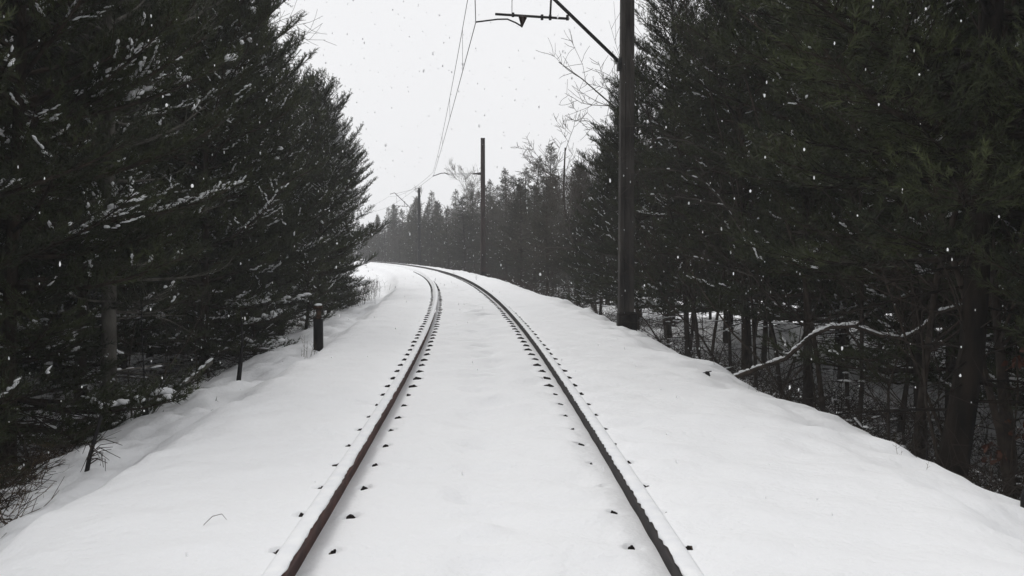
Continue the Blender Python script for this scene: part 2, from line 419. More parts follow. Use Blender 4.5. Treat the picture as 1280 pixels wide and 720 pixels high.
def needles(P, A, r, n, length, width, L):
    """triangular needle blades round every shoot (P: base, A: axis)"""
    T = len(P); B, Cc = perp(A)
    t = r.uniform(0, 1, (T, n, 1)); ph = r.uniform(0, 2 * PI, (T, n, 1)); th = r.uniform(.25, 1.0, (T, n, 1))
    Lr = L * r.uniform(.75, 1.25, (T, 1, 1))
    d = A[:, None] * np.cos(th) + (B[:, None] * np.cos(ph) + Cc[:, None] * np.sin(ph)) * np.sin(th)
    p = P[:, None] + A[:, None] * t * Lr
    w = np.cross(d, r.normal(size=(T, n, 3))); w /= np.linalg.norm(w, axis=2)[:, :, None] + 1e-9
    ln = length * r.uniform(.7, 1.2, (T, n, 1))
    v = np.stack([p - w * width / 2, p + w * width / 2, p + d * ln], 2).reshape(-1, 3)
    return v, np.arange(len(v)).reshape(-1, 3)

def conifer(seed, H, base, R, r0, gap=.42, nb=(4, 6), tw_gap=.2, n=13, nl=.085, nw=.009, L=.15, snow=.12, droop=0.0, k=5, dead=10, top_open=1.0, mat='needle', lean=0.0, tuft_gap=.13, bark='bark', dens=1.0, skew=None, pexp=(2.5, .8), strings=0.0, flat=1.0, pads=0.0, ptip=.07):
    r = np.random.RandomState(seed); tr = MB(); sn = MB(); P = []; A = []
    zs = np.linspace(0, H, 12); sw = np.cumsum(r.normal(0, .035, (12, 2)), axis=0) * (np.arange(12)[:, None] / 11 + .1)
    sw[:, 0] += lean * (zs / H) ** 1.4
    if skew is not None: sw[:, 0] += np.interp(zs, skew[0], skew[1])
    rad = r0 * (1 - zs / H) ** .8 + .012; rad[0] *= 1.3
    pts = np.stack([sw[:, 0], sw[:, 1], zs], 1); pts[0, 2] = -.3
    tr.tube(pts, rad, 9)
    axis_at = lambda z: np.array([np.interp(z, zs, sw[:, 0]), np.interp(z, zs, sw[:, 1]), z])
    # dead lower branches
    for _ in range(dead):
        z = r.uniform(.25, 1.0) * max(base, .8) + .15; a = r.uniform(0, 2 * PI); l = r.uniform(.4, 1.0) * R * .75
        p0 = axis_at(z); d = np.array([math.cos(a), math.sin(a), r.uniform(-.25, .2)])
        q = [p0 + d * l * f + np.array([0, 0, -.12 * l * f * f]) + r.normal(0, .03, 3) * f for f in (0, .33, .66, 1)]
        tr.tube(q, [.016, .012, .008, .003], 4)
        for f in (.4, .6, .8):
            pp = q[0] * (1 - f) + q[3] * f; dd = d + r.normal(0, .6, 3); tr.tube([pp, pp + dd * r.uniform(.12, .3)], [.006, .002], 3)
        if snow > .05 and r.rand() < .5:
            for f in np.arange(.1, .9, .16):
                if r.rand() < .6: sn.blob(q[0] * (1 - f) + q[3] * f + [0, 0, .012], d, r.uniform(.12, .26), .035, .028, r)
    z = base
    while z < H - .12:
        t = (z - base) / (H - base)
        prof = (1 - t ** pexp[0]) ** pexp[1] * (.78 + .22 * min(1, t * 4)) * .93 + ptip
        for q in range(r.randint(nb[0], nb[1] + 1)):
            a = r.uniform(0, 2 * PI); l = R * prof * r.uniform(.55, 1.18)
            el = (-.08 + 1.0 * t * top_open + r.uniform(-.15, .15)) - droop
            p = axis_at(z + r.uniform(-.1, .1) * (1 if flat == 1 else .6)); pl = [p.copy()]; m = 6; h = np.array([math.cos(a), math.sin(a)])
            for i in range(m):
                e = el + (.55 if droop == 0 else .35) * (i / m) ** 1.5 * (1 - .4 * t)
                p = p + (l / m) * np.array([h[0] * math.cos(e), h[1] * math.cos(e), math.sin(e)]) + r.normal(0, .012, 3)
                pl.append(p.copy())
            pl = np.array(pl); br = .010 + .012 * l
            tr.tube(pl, np.linspace(br, .004, m + 1), 4, cap=False)
            snowy = r.rand() < strings; f0 = r.uniform(.15, .5); f1 = min(.98, f0 + r.uniform(.25, .6))
            if snowy:
                for f in np.arange(f0, f1, .055 / l):
                    if r.rand() < .12: continue
                    i = int(f * m); bb = pl[i] + (pl[i + 1] - pl[i]) * (f * m - i)
                    sn.blob(bb + r.normal(0, .012, 3) + [0, 0, .04 + br * .5], pl[i + 1] - pl[i] + r.normal(0, .03, 3), r.uniform(.075, .15), r.uniform(.025, .058), r.uniform(.014, .036), r, 5)
            if r.rand() < pads:
                for _ in range(r.randint(5, 12)):
                    f = r.uniform(.5, .97); i = int(f * m); bb = pl[i] + (pl[i + 1] - pl[i]) * (f * m - i) + r.normal(0, .10, 3) * [1, 1, .35]
                    sn.blob(bb + [0, 0, .085], pl[i + 1] - pl[i] + r.normal(0, .12, 3), r.uniform(.10, .28), r.uniform(.07, .15), r.uniform(.04, .075), r, 7)
            ts = np.arange(.22, 1.0, tw_gap / max(l, .3))
            sgn = 1
            for f in ts:
                f = min(.99, f + r.uniform(-.02, .02)); i = int(f * m); g = f * m - i
                b0 = pl[i] * (1 - g) + pl[i + 1] * g; bd = pl[i + 1] - pl[i]; bd /= np.linalg.norm(bd) + 1e-9
                sd = np.cross(bd, [0, 0, 1.]); sd /= np.linalg.norm(sd) + 1e-9
                for sg in (sgn, -sgn):
                    if r.rand() > dens: continue
                    d = bd * r.uniform(.5, .9) + sd * sg * r.uniform(.5, 1.0) + np.array([0, 0, r.uniform(-.1, .45) * flat])
                    d /= np.linalg.norm(d); tl = min(.75, (1.1 - f) * l * .5 + .16) * r.uniform(.6, 1.15)
                    e1 = b0 + d * tl * .55; d2 = d + np.array([0, 0, r.uniform(.1, .6) if droop == 0 else r.uniform(-.1, .25)]); d2 /= np.linalg.norm(d2); e2 = e1 + d2 * tl * .45
                    tr.tube([b0, e1, e2], [.006, .0045, .003], 3, cap=False)
                    ns = max(1, int(tl / tuft_gap))
                    for j in range(ns):
                        ff = (j + .6) / ns
                        pp = b0 + (e1 - b0) * min(1, ff / .55) + (e2 - e1) * max(0, (ff - .55) / .45)
                        ax = (d if ff < .5 else d2) + r.normal(0, .35, 3) + np.array([0, 0, .25]); ax /= np.linalg.norm(ax)
                        P.append(pp); A.append(ax)
                    if (snowy and f0 - .1 < f < f1 + .15 and r.rand() < .5) or r.rand() < snow * .5:
                        g0 = r.uniform(.2, .6)
                        for g in np.arange(g0, min(1.05, g0 + r.uniform(.2, .6)), .06 / max(tl, .12)):
                            q_ = b0 + (e1 - b0) * min(1, g / .55) + (e2 - e1) * max(0, (g - .55) / .45)
                            sn.blob(q_ + r.normal(0, .01, 3) + [0, 0, .045], (d if g < .55 else d2) + r.normal(0, .1, 3), r.uniform(.06, .13), r.uniform(.022, .055), r.uniform(.012, .034), r, 5)
                sgn = -sgn
            P.append(pl[-1]); A.append((pl[-1] - pl[-2]) / np.linalg.norm(pl[-1] - pl[-2]) + 1e-6)
        z += gap * r.uniform(.75, 1.25) * (1 - .45 * t)
    for j in range(6):
        P.append(axis_at(H - .12 + .04 * j)); ax = np.array([0, 0, 1.]) + r.normal(0, .3, 3); A.append(ax / np.linalg.norm(ax))
    v, f = needles(np.array(P), np.array(A), r, n, nl, nw, L)
    return dict(trunk=tr.mesh('trunk', M[bark]), crown=mesh_np('crown', v, f, M[mat]), snow=sn.mesh('snow', M['snow']), H=H)

TREES = []
rp = np.random.RandomState(77)
def plant(proto, s, u, rz, sc, label, group=None, name='pine_tree', cat='pine tree', xy=None, sz=None, tilt=None):
    if xy is None: x, y, z = at(s, u, -.06)
    else: (x, y), z = xy, sz
    o = thing(name, label, cat, (x, y, z), rz, group)
    o.scale = sc if hasattr(sc, '__len__') else (sc, sc, sc)
    for part in ('trunk', 'crown', 'snow'):
        if proto.get(part) is not None:
            c = link(part, proto[part], o)
            if part == 'snow': c['kind'] = 'stuff'
    if name != 'sapling' and not isinstance(tilt, tuple): tilt = (rp.normal(0, .025), rp.normal(0, .025))
    if isinstance(tilt, tuple): o.rotation_euler = (tilt[0], tilt[1], rz)
    TREES.append(o); return o

LP = [conifer(101 + i, H, b, R, .085, gap=.41, nb=(5, 7), tw_gap=.125, n=18, nl=.075, nw=.012, tuft_gap=.10, L=.15, snow=sn_ * .7, dead=14, strings=.26, pexp=(3.0, .7), flat=.6, dens=.97, pads=(.10, .05, .03, .13)[i])
      for i, (H, b, R, sn_) in enumerate(((10.2, .85, 2.4, .14), (9.2, .5, 2.4, .12), (11.2, 1.05, 2.35, .11), (9.8, .8, 2.5, .16)))]
RP = [conifer(201 + i, H, b, R, .072, gap=.48, nb=(5, 7), tw_gap=.125, n=18, nl=.08, nw=.0125, tuft_gap=.105, L=.15, snow=sn_ * 5, dead=16, strings=.05, pexp=(2.3, .85), flat=.5, dens=.88)
      for i, (H, b, R, sn_) in enumerate(((11.5, 1.7, 2.5, .03), (10.5, 1.3, 2.5, .04), (12.5, 2.0, 2.4, .025)))]
BIG = conifer(301, 15, 2.3, 3.0, .112, gap=.40, tw_gap=.13, n=18, nl=.08, nw=.0105, L=.15, tuft_gap=.105, flat=.5, snow=.006, dead=18, skew=((0, .5, 1.1, 1.9, 3.2, 6, 14), (-.26, -.2, -.06, .05, .03, .12, .1)), bark='dark_bark', strings=.0)
YP = [conifer(401 + i, H, .15, R, .045, gap=.28, tw_gap=.15, n=14, nl=.085, nw=.0095, snow=.16, dead=3) for i, (H, R) in enumerate(((3.6, 1.25), (2.3, .95)))]
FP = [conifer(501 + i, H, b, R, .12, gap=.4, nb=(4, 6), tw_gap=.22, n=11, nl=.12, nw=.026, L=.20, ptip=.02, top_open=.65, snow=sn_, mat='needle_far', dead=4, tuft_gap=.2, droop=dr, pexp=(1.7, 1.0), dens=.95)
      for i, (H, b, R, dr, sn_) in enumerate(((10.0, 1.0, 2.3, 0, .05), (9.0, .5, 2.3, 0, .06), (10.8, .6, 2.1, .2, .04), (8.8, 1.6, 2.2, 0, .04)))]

LG = 'pines lining the left side of the track'
front_left = [
    (6.2, -5.9, 0, 1.0, 'near pine cut off by the photo edge, thick snow pads on its upper boughs'),
    (9.2, -5.9, 3, 1.0, 'pine with heavy snow pads on its boughs, behind the bank of brown brush'),
    (11.8, -5.6, 1, .98, 'pine rising over the brown brush beside the broken stick'),
    (17.0, -6.7, 2, 1.0, 'pine behind the thin dark stake, snow strokes on its lower boughs'),
    (20.0, -5.4, 3, .95, 'snow-flecked pine just uphill of the leaning pale log'),
    (24.0, -5.6, 1, 1.0, 'pine standing right behind the short black post'),
    (28.4, -5.2, 3, .92, 'pine with tufted shoots against the sky, beyond the short black post'),
    (33.0, -4.6, 1, .86, 'lower rounded pine overhanging the snow where the weeds begin'),
    (38.5, -4.85, 3, .75, 'small pine at the tip of the dark wall, nearest the bend'),
    (45.0, -5.9, 0, .66, 'pine behind the dry weeds, half hidden by the tip of the wall'),
]
for s, u, k, sc, lab in front_left:
    plant(LP[k], s, u, rp.uniform(0, 6.28), (sc * rp.uniform(.95, 1.05), sc, sc), lab, LG)
# the pale trunk that shows through the dark boughs
PALE = conifer(333, 11, 1.8, 1.9, .10, gap=.42, tw_gap=.19, n=13, snow=.22, dead=16, bark='pale_bark', dens=.75)
plant(PALE, 13.6, -5.05, 1.0, 1.0, 'pine with a pale lichen-grey trunk showing between the dark boughs', LG)
INL = 'pines packed behind the front row left of the track'
n_l = 0
for (u0, s0, s1, st) in ((-8.2, 5.0, 60, 2.9), (-10.8, 8, 48, 3.1), (-13.8, 11, 44, 3.6)):
    s = s0
    while s < s1:
        plant(LP[rp.randint(4)], s + rp.uniform(-.6, .6), u0 + rp.uniform(-.7, .7), rp.uniform(0, 6.28), rp.uniform(.85, 1.08) * (1 if s < 34 else .8), 'dark pine packed into the wood behind the front row left of the track', INL); n_l += 1
        s += st * rp.uniform(.85, 1.2)
for s, u in ((52, -5.8), (60, -6.5), (69, -6), (80, -6.5), (92, -7), (106, -7)):
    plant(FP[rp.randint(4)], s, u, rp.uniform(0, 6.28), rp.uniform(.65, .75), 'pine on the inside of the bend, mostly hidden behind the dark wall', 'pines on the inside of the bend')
for s, u, k, sc, lab in ((8.4, -4.65, 1, .85, 'knee-high young pine in the brush beside the broken stick'),
                         (7.6, -4.35, 1, .62, 'young pine in the brush, cut off by the photo edge'),
                         (7.2, -5.0, 0, .6, 'taller young pine behind the brush, cut off by the photo edge'),
                         (19.2, -5.1, 1, .55, 'low young pine drooping to the snow near the leaning pale log'),
                         (21.6, -4.7, 0, .55, 'young pine at the snow edge left of the short black post'),
                         (26.8, -4.3, 1, .85, 'young pine spreading low over the snow beyond the short black post'),
                         (36.0, -3.9, 1, .5, 'small young pine among the dry weeds')):
    plant(YP[k], s, u, rp.uniform(0, 6.28), sc, lab, 'young pines at the left wood edge', 'young_pine')

RG = 'pines lining the right side of the track'
front_right = [
    (13.0, 6.0, 1, .95, 'dark pine standing over the arching snowy branch'),
    (16.5, 5.7, 0, .95, 'dark pine whose crown closes the gap between big trunk and mast'),
    (20.8, 5.9, 2, .9, 'tall dark pine directly right of the near mast'),
    (24.6, 5.6, 0, .88, 'dark pine rising close behind the near mast'),
    (29.5, 5.3, 1, .80, 'pine with ragged shoots against the sky behind the near mast bracket'),
    (35.5, 5.2, 1, .66, 'shorter pine below the bare pale branches, next along the bend'),
]
for s, u, k, sc, lab in front_right:
    plant(RP[k], s, u, rp.uniform(0, 6.28), sc, lab, RG)
plant(conifer(311, 5.2, 1.25, 1.25, .06, gap=.3, tw_gap=.13, n=18, nl=.075, nw=.010, L=.14, tuft_gap=.1, snow=.006, dead=8, pexp=(2.2, .85)), 7.9, 5.35, .4, 1.0, 'half-grown dark pine in front of the thickest trunk, hiding its middle', RG)
plant(BIG, 8.95, 4.55, 0.0, 1.0, 'big pine with the thickest trunk, leaning at its foot on the snow edge', RG)
INR = 'pines packed behind the front row right of the track'
for (u0, s0, s1, st) in ((8.0, 6.5, 44, 2.6), (10.6, 7, 42, 2.8), (13.4, 9, 38, 3.0), (16.6, 10, 36, 3.4), (20.5, 12, 34, 3.8)):
    s = s0
    while s < s1:
        plant(RP[rp.randint(3)], s + rp.uniform(-.6, .6), u0 + rp.uniform(-.8, .8), rp.uniform(0, 6.28), rp.uniform(.8, 1.02) * (1 if s < 30 else .82), 'dark pine packed into the wood behind the front row right of the track', INR)
        s += st * rp.uniform(.85, 1.2)
# along the outside of the bend, fading into the haze
BG = 'pines along the outside of the bend'
named = {(42.5, 5.6): 'grey-green pine just past the shorter pine, snow dust on its boughs', (50.0, 5.4): 'bushy dark pine at the outside of the bend, right of the reddish mast'}
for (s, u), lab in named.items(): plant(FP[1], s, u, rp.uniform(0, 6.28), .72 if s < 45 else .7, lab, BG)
for row, (u0, s0, s1, st) in enumerate(((5.6, 54, 170, 3.5), (8.4, 46, 170, 3.9), (11.6, 70, 175, 5.4), (15.5, 78, 180, 6.5), (20, 84, 185, 8.5), (27, 84, 190, 9))):
    s = s0
    while s < s1:
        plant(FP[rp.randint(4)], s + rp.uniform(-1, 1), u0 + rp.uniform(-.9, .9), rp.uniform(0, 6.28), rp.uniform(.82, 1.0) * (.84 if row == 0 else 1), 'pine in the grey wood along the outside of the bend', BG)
        s += st * rp.uniform(.8, 1.25)
print('trees', len(TREES))

# ------------------------------------------------------------------ bare trees and brush
def bare(seed, H, r0, spread=.55, levels=4, mat='greytwig', rmin=.004, first=.35, nside=(5, 8), straight=.12, bend=None):
    r = np.random.RandomState(seed); tr = MB(); cr = MB()
    def grow(p, d, l, rad, lev):
        m = 5; pl = [p.copy()]; q = d.copy()
        for i in range(m):
            q = q + r.normal(0, straight, 3) + np.array([0, 0, .04]); q /= np.linalg.norm(q); p = p + q * l / m; pl.append(p.copy())
        pl = np.array(pl); (tr if lev == 0 else cr).tube(pl, np.linspace(rad, max(rmin * .7, rad * .3), m + 1), 6 if lev == 0 else 4, cap=False)
        if lev >= levels - 1: return
        for k in range(r.randint(*nside)):
            f = r.uniform(first if lev == 0 else .2, .98); i = min(m - 1, int(f * m)); b0 = pl[i] + (pl[i + 1] - pl[i]) * (f * m - i)
            bd = pl[i + 1] - pl[i]; bd /= np.linalg.norm(bd); x = r.normal(size=3); x -= bd * x.dot(bd); x /= np.linalg.norm(x)
            dd = bd * r.uniform(.5, .9) + x * spread * r.uniform(.8, 1.6) + np.array([0, 0, .1]); dd /= np.linalg.norm(dd)
            grow(b0, dd, l * r.uniform(.3, .55) * (1.15 - .4 * f), max(rmin, rad * (1 - .65 * f) * .5), lev + 1)
    grow(np.array([0, 0, -.2]), np.array([0, 0, 1.]), H, r0, 0)
    return dict(trunk=tr.mesh('trunk', M[mat]), crown=cr.mesh('crown', M[mat]))
b1 = bare(11, 10.5, .13, spread=.75, nside=(7, 10), rmin=.008)
plant(b1, 29.5, 6.3, 2.2, 1.0, 'leafless pale tree with fine branches over the near mast bracket', None, 'bare_tree', 'bare tree', tilt=(.06, .05))
plant(bare(12, 8.0, .10, spread=.9, nside=(7, 10), rmin=.009), 36.5, 5.3, 0.0, .88, 'leafless tree reaching pale twigs into the sky left of the ragged pines', None, 'bare_tree', 'bare tree', tilt=(0.0, -.2))
plant(bare(13, 11, .12, spread=.85, nside=(8, 11), rmin=.006), 25.5, -5.3, 1.2, 1.0, 'leafless tree with thin twigs over the top of the dark left pines', None, 'bare_tree', 'bare tree')
plant(bare(14, 11.5, .11, spread=.5, nside=(9, 12), rmin=.012, mat='pale_bark'), 96, 6.6, 0, .78, 'faint bare birch with a pale stem in the hazy wood', None, 'bare_tree', 'bare tree')
plant(bare(15, 10, .10, spread=.5, nside=(6, 9), rmin=.02, mat='pale_bark'), 128, 6.5, 2, .9, 'farthest pale birch stem, by the vanishing rails', None, 'bare_tree', 'bare tree')

fbare = [bare(71 + i, 8.5, .07, spread=.55, nside=(9, 13), rmin=.009, mat='greytwig', first=.15) for i in range(3)]
for i in range(14):
    s_ = 47 + i * 7 + rp.uniform(-1.2, 1.2)
    plant(fbare[i % 3], s_, rp.uniform(5.0, 8.5), rp.uniform(0, 6.28), rp.uniform(.5, .8), 'leafless brown tree mixed into the grey wood along the bend', 'leafless trees along the bend', 'bare_tree', 'bare tree')
# slender saplings standing on the right bank
sap = [bare(61 + i, 3.0, .022, spread=.6, nside=(6, 10), levels=3, rmin=.003, mat='twig', first=.1) for i in range(4)]
spots = [(8.6, 5.3), (9.8, 4.7), (10.6, 5.4), (11.6, 4.9), (12.6, 5.6), (14.2, 5.0), (15.6, 4.8), (17.8, 4.7), (10.2, 6.4), (8.0, 6.1), (12.0, 7.0), (22.5, 4.6), (26.5, 4.5), (8.8, 7.2), (7.2, 5.2), (13.4, 4.5)]
for i, (s, u) in enumerate(spots):
    plant(sap[i % 4], s, u, rp.uniform(0, 6.28), rp.uniform(.7, 1.25), 'slender leafless sapling in the brush of the right bank', 'leafless saplings on the right bank', 'sapling', 'sapling')
for i, (s, u) in enumerate([(9.6, -4.9), (11.2, -5.0), (13.6, -4.5), (15.0, -5.2), (18.0, -5.0), (22.5, -4.9), (7.6, -5.2), (30, -4.5)]):
    plant(sap[(i + 1) % 4], s, u, rp.uniform(0, 6.28), rp.uniform(.6, 1.0), 'slender leafless sapling under the pines of the left bank', 'leafless saplings on the left bank', 'sapling', 'sapling')

slim = [bare(81 + i, 6.5, .05, spread=.6, nside=(7, 11), levels=3, rmin=.004, mat='twig', first=.25, straight=.07) for i in range(3)]
for i, (s_, u_) in enumerate([(9.7, 5.4), (10.0, 5.6), (11.0, 6.2), (11.8, 5.3), (13.2, 5.2), (14.6, 6.4), (15.4, 5.6), (17.0, 6.6), (18.4, 5.4), (19.6, 6.3), (21.2, 5.2), (22.0, 6.4), (23.4, 5.6), (24.2, 6.6), (25.4, 5.3), (26.8, 6.2), (12.4, 7.4), (8.5, 6.6)]):
    plant(slim[i % 3], s_, u_, rp.uniform(0, 6.28), rp.uniform(.75, 1.1), 'thin dark leafless trunk rising among the pines of the right bank', 'thin leafless trunks on the right bank', 'bare_tree', 'bare tree')

def brush(seed, pts, n, size, mat, rad=.004, up=.35, snowp=0.0):
    r = np.random.RandomState(seed); b = MB(); sn = MB()
    for _ in range(n):
        s, u = pts(r); p = np.array(at(s, u, -.02)); a = r.uniform(0, 2 * PI); d = np.array([math.cos(a), math.sin(a), r.uniform(up * .4, up * 2.6)])
        d /= np.linalg.norm(d); l = size * r.uniform(.4, 1.3); q = [p]
        for i in range(5):
            d = d + r.normal(0, .22, 3) + np.array([0, 0, -.10 * (i / 2)]); d /= np.linalg.norm(d); q.append(q[-1] + d * l / 5)
        rr = rad * r.uniform(.6, 1.8); b.tube(q, np.linspace(rr, rr * .35, 6), 3, cap=False)
        for i in (1, 2, 3, 4):
            if r.rand() < .75: b.tube([q[i], q[i] + (d + r.normal(0, .8, 3)) * l * r.uniform(.12, .3)], [rr * .6, rr * .3], 3, cap=False)
        if r.rand() < snowp and s > 9.5: sn.blob(q[2] + [0, 0, .01], (q[3] - q[2]) * [1, 1, .25] + [.001, 0, 0], r.uniform(.08, .2), .03, .022, r)
    return b, sn
rb = lambda r: (r.uniform(6, 44) if r.rand() < .6 else r.uniform(7, 20), r.uniform(4.1, 7.5))
b, sn = brush(5, rb, 3600, .8, 'twig', .0045, .5, .2)
stuff('brushwood', b.mesh('brushwood', M['twig']), 'tangle of dark leafless twigs covering the right bank', 'brushwood')
stuff('brush_snow', sn.mesh('brush_snow', M['snow']), 'snow caught on the twigs of the right bank', 'snow')
def lb(r):
    s_ = r.uniform(6.3, 11) if r.rand() < .4 else r.uniform(9, 30); return s_, max(-4.75, -3.45 - .28 * (s_ - 7)) - r.uniform(0, 1.9) ** 1.2
b, sn = brush(6, lb, 1500, .65, 'twig', .0045, .4, .3)
stuff('brushwood', b.mesh('brushwood', M['twig']), 'dark leafless twigs along the foot of the left pines', 'brushwood')
def lb2(r):
    s_ = r.uniform(6.3, 12); return s_, max(-4.5, -3.3 - .28 * (s_ - 7)) - abs(r.normal(0, .4))
b, _ = brush(8, lb2, 560, .33, 'straw', .003, .3)
stuff('dry_brush', b.mesh('dry_brush', M['straw']), 'brown withered stalks on the bank beside the broken stick', 'dry brush')
fb = lambda r: (r.uniform(45, 120), r.uniform(3.8, 6.0))
b, sn = brush(9, fb, 2600, 1.3, 'twig', .009, .8, .35)
stuff('brushwood', b.mesh('brushwood', M['twig']), 'snow-dusted brush along the outside of the far bend', 'brushwood')
stuff('brush_snow', sn.mesh('brush_snow', M['snow']), 'snow caught on the brush of the far bend', 'snow')
def weeds(seed, pts, n, h, rad):
    r = np.random.RandomState(seed); b = MB()
    for _ in range(n):
        s, u = pts(r); p = np.array(at(s, u, -.02)); d = np.array([r.normal(0, .2), r.normal(0, .2), 1.]); l = h * r.uniform(.4, 1.2)
        q = [p, p + d * l * .5, p + d * l + np.array([r.normal(0, .08), r.normal(0, .08), 0]) * l]; b.tube(q, [rad, rad * .8, rad * .5], 3, cap=False)
        for k in range(2):
            f = r.uniform(.4, .9); pp = p + d * l * f; b.tube([pp, pp + np.array([r.normal(0, .5), r.normal(0, .5), .6]) * l * .25], [rad * .6, rad * .4], 3, cap=False)
    return b
stuff('dry_weeds', weeds(21, lambda r: (r.uniform(33, 50), r.normal(-3.55, .3)), 190, .55, .0055).mesh('dry_weeds', M['twig']), 'dry weed stalks poking from the snow at the tip of the left pines', 'dry weeds')
stuff('dry_weeds', weeds(22, lambda r: (r.normal(17.2, .35), r.normal(-2.85, .12)), 11, .36, .003).mesh('dry_weeds', M['straw']), 'few thin weed stalks in the snow by the short black post', 'dry weeds')
stuff('dry_weeds', weeds(23, lambda r: (r.uniform(6, 14), r.normal(3.15, .1)), 14, .12, .002).mesh('dry_weeds', M['straw']), 'sparse short stalks poking through the snow of the right shoulder', 'dry weeds')

# ------------------------------------------------------------------ single small things
def xyz(x, y, dz=0.0):
    """snow surface under a world point"""
    a = math.atan2(y, x - (X0 - R_CURVE)) if y > 0 else 0.0
    s = a * R_CURVE if y > 0 else y
    u = math.hypot(x - (X0 - R_CURVE), y) - R_CURVE if y > 0 else x - X0
    return Vector((x, y, float(ground_z(s, u)) + dz))

p = xyz(-3.2, 17.9)
t = thing('marker_post', 'short black wooden post with a snow-capped brown head standing in the snow', 'post', p)
b = MB(); b.box((0, 0, .16), (.16, .14, .82), taper=.96); link('post', b.mesh('post', M['post'], False), t)
b = MB(); b.tube([(0, 0, .56), (.01, 0, .66), (0, 0, .76)], [.06, .045, .05], 7); link('neck', b.mesh('neck', M['rotten']), t)
b = MB(); b.box((0, 0, .785), (.15, .14, .045)); cap = link('cap', b.mesh('cap', M['rotten'], False), t)
b = MB(); b.blob((0, 0, .815), (1, 0, 0), .16, .15, .04, np.random.RandomState(3), 8); link('snow_cap', b.mesh('snow_cap', M['snow']), cap)

p = xyz(-3.62, 13.95)
b = MB(); b.tube([(-.02, 0, -.2), (0, 0, .1), (.03, .01, .38), (.05, .02, .6), (.03, .03, 1.1)], [.036, .034, .031, .016, .006], 7); b.tube([(.04, .02, .5), (.2, .05, .75)], [.01, .003], 4)
tag(link('stake', b.mesh('stake', M['post']), None, p), 'thin dark stake leaning slightly out of the snow before the pines', 'stake')

p = xyz(-3.36, 8.1)
t = thing('broken_stick', 'broken dark stick tilted in the snow with thin twigs at its foot', 'stick', p)
b = MB(); b.tube([(-.02, 0, -.12), (.03, 0, .12), (.075, .01, .28), (.12, .02, .45)], [.02, .018, .015, .013], 6); link('stem', b.mesh('stem', M['post']), t)
b = MB(); r = np.random.RandomState(4)
for k in range(9):
    a = r.uniform(-2.6, .6); d = np.array([math.cos(a), math.sin(a), 0]); l = r.uniform(.12, .26)
    z0_ = r.uniform(.02, .2); o_ = np.array([.01 + .2 * z0_, 0, z0_]); e_ = o_ + d * l * .5 + [0, 0, r.uniform(-.02, .09)]
    b.tube([o_, (o_ + e_) / 2 + [0, 0, .02], e_, e_ + d * l * r.uniform(.1, .5) + [r.normal(0, .05), r.normal(0, .05), -r.uniform(.03, .16)]], [.005, .0045, .004, .002], 4, cap=False)
for k in range(6):
    o_ = np.array([.03 + .01 * k, 0, .08 + .02 * k]); d = np.array([r.uniform(.1, .9), r.normal(0, .5), r.uniform(-.1, .5)]); e_ = d + r.normal(0, .5, 3) - [0, 0, .5]
    b.tube([o_, o_ + d * r.uniform(.06, .14), o_ + d * .12 + e_ * r.uniform(.05, .14)], [.004, .0035, .002], 4, cap=False)
link('twigs', b.mesh('twigs', M['twig']), t)

p = xyz(-4.5, 12.7)
b = MB(); b.tube([(0, 0, -.25), (0, 0, .06), (.01, 0, .24), (.03, 0, .26)], [.04, .042, .038, .02], 7); b.tube([(0, 0, .2), (-.03, 0, 1.0), (-.05, .03, 1.7)], [.014, .009, .004], 5)
tag(link('stump', b.mesh('stump', M['post']), None, p), 'small dark stub at the snow edge sprouting one thin upright shoot', 'stump')

b = MB(); p0, p1 = xyz(-5.2, 15.0, .0), xyz(-4.65, 16.2, .42)
b.tube([p0, p0 * .5 + p1 * .5 + Vector((0, 0, .03)), p1], [.05, .045, .035], 7)
lg = link('fallen_log', b.mesh('fallen_log', M['pale_bark'])); tag(lg, 'pale log leaning at the snow edge under the left pines', 'log')
b = MB(); r = np.random.RandomState(9)
for f in np.linspace(.05, .95, 8): q = p0 * (1 - f) + p1 * f; b.blob((q.x, q.y, q.z + .045), tuple(p1 - p0), .24, .07, .035, r)
link('snow_cover', b.mesh('snow_cover', M['snow']), lg)

b = MB(); r = np.random.RandomState(5)
b.tube([xyz(-1.42, 4.78, .004), xyz(-1.39, 4.83, .028), xyz(-1.35, 4.85, .032), xyz(-1.32, 4.83, .012)], [.0016, .0018, .0016, .001], 4)
tag(link('twig', b.mesh('twig', M['twig'])), 'tiny curved twig lying alone on the smooth snow outside the rusty rail', 'twig')
p = xyz(2.42, 11.1)
b = MB(); b.box((0, 0, .015), (.06, .05, .05), taper=.6); b.tube([(-.06, 0, .02), (.05, .02, .04)], .006, 4)
tag(link('bark_chip', b.mesh('bark_chip', M['post'])), 'small dark bark chip on the snow of the right shoulder', 'bark chip').location = p
p = xyz(3.23, 7.25)
b = MB(); b.tube([(0, 0, -.05), (.002, 0, .08), (-.004, 0, .17)], [.006, .005, .003], 5); b.tube([(0, 0, .09), (.03, 0, .13)], [.003, .002], 3)
tag(link('twig', b.mesh('twig', M['post'])), 'single short dark shoot upright in the snow below the big pine trunk', 'twig').location = p
p = xyz(3.405, 6.2)
b = MB(); b.tube([(0, 0, -.1), (0, 0, .07), (.01, 0, .12)], [.03, .028, .022], 7)
tag(link('stump', b.mesh('stump', M['post'])), 'dark stub cut off by the photo edge in the snow of the right shoulder', 'stump').location = p

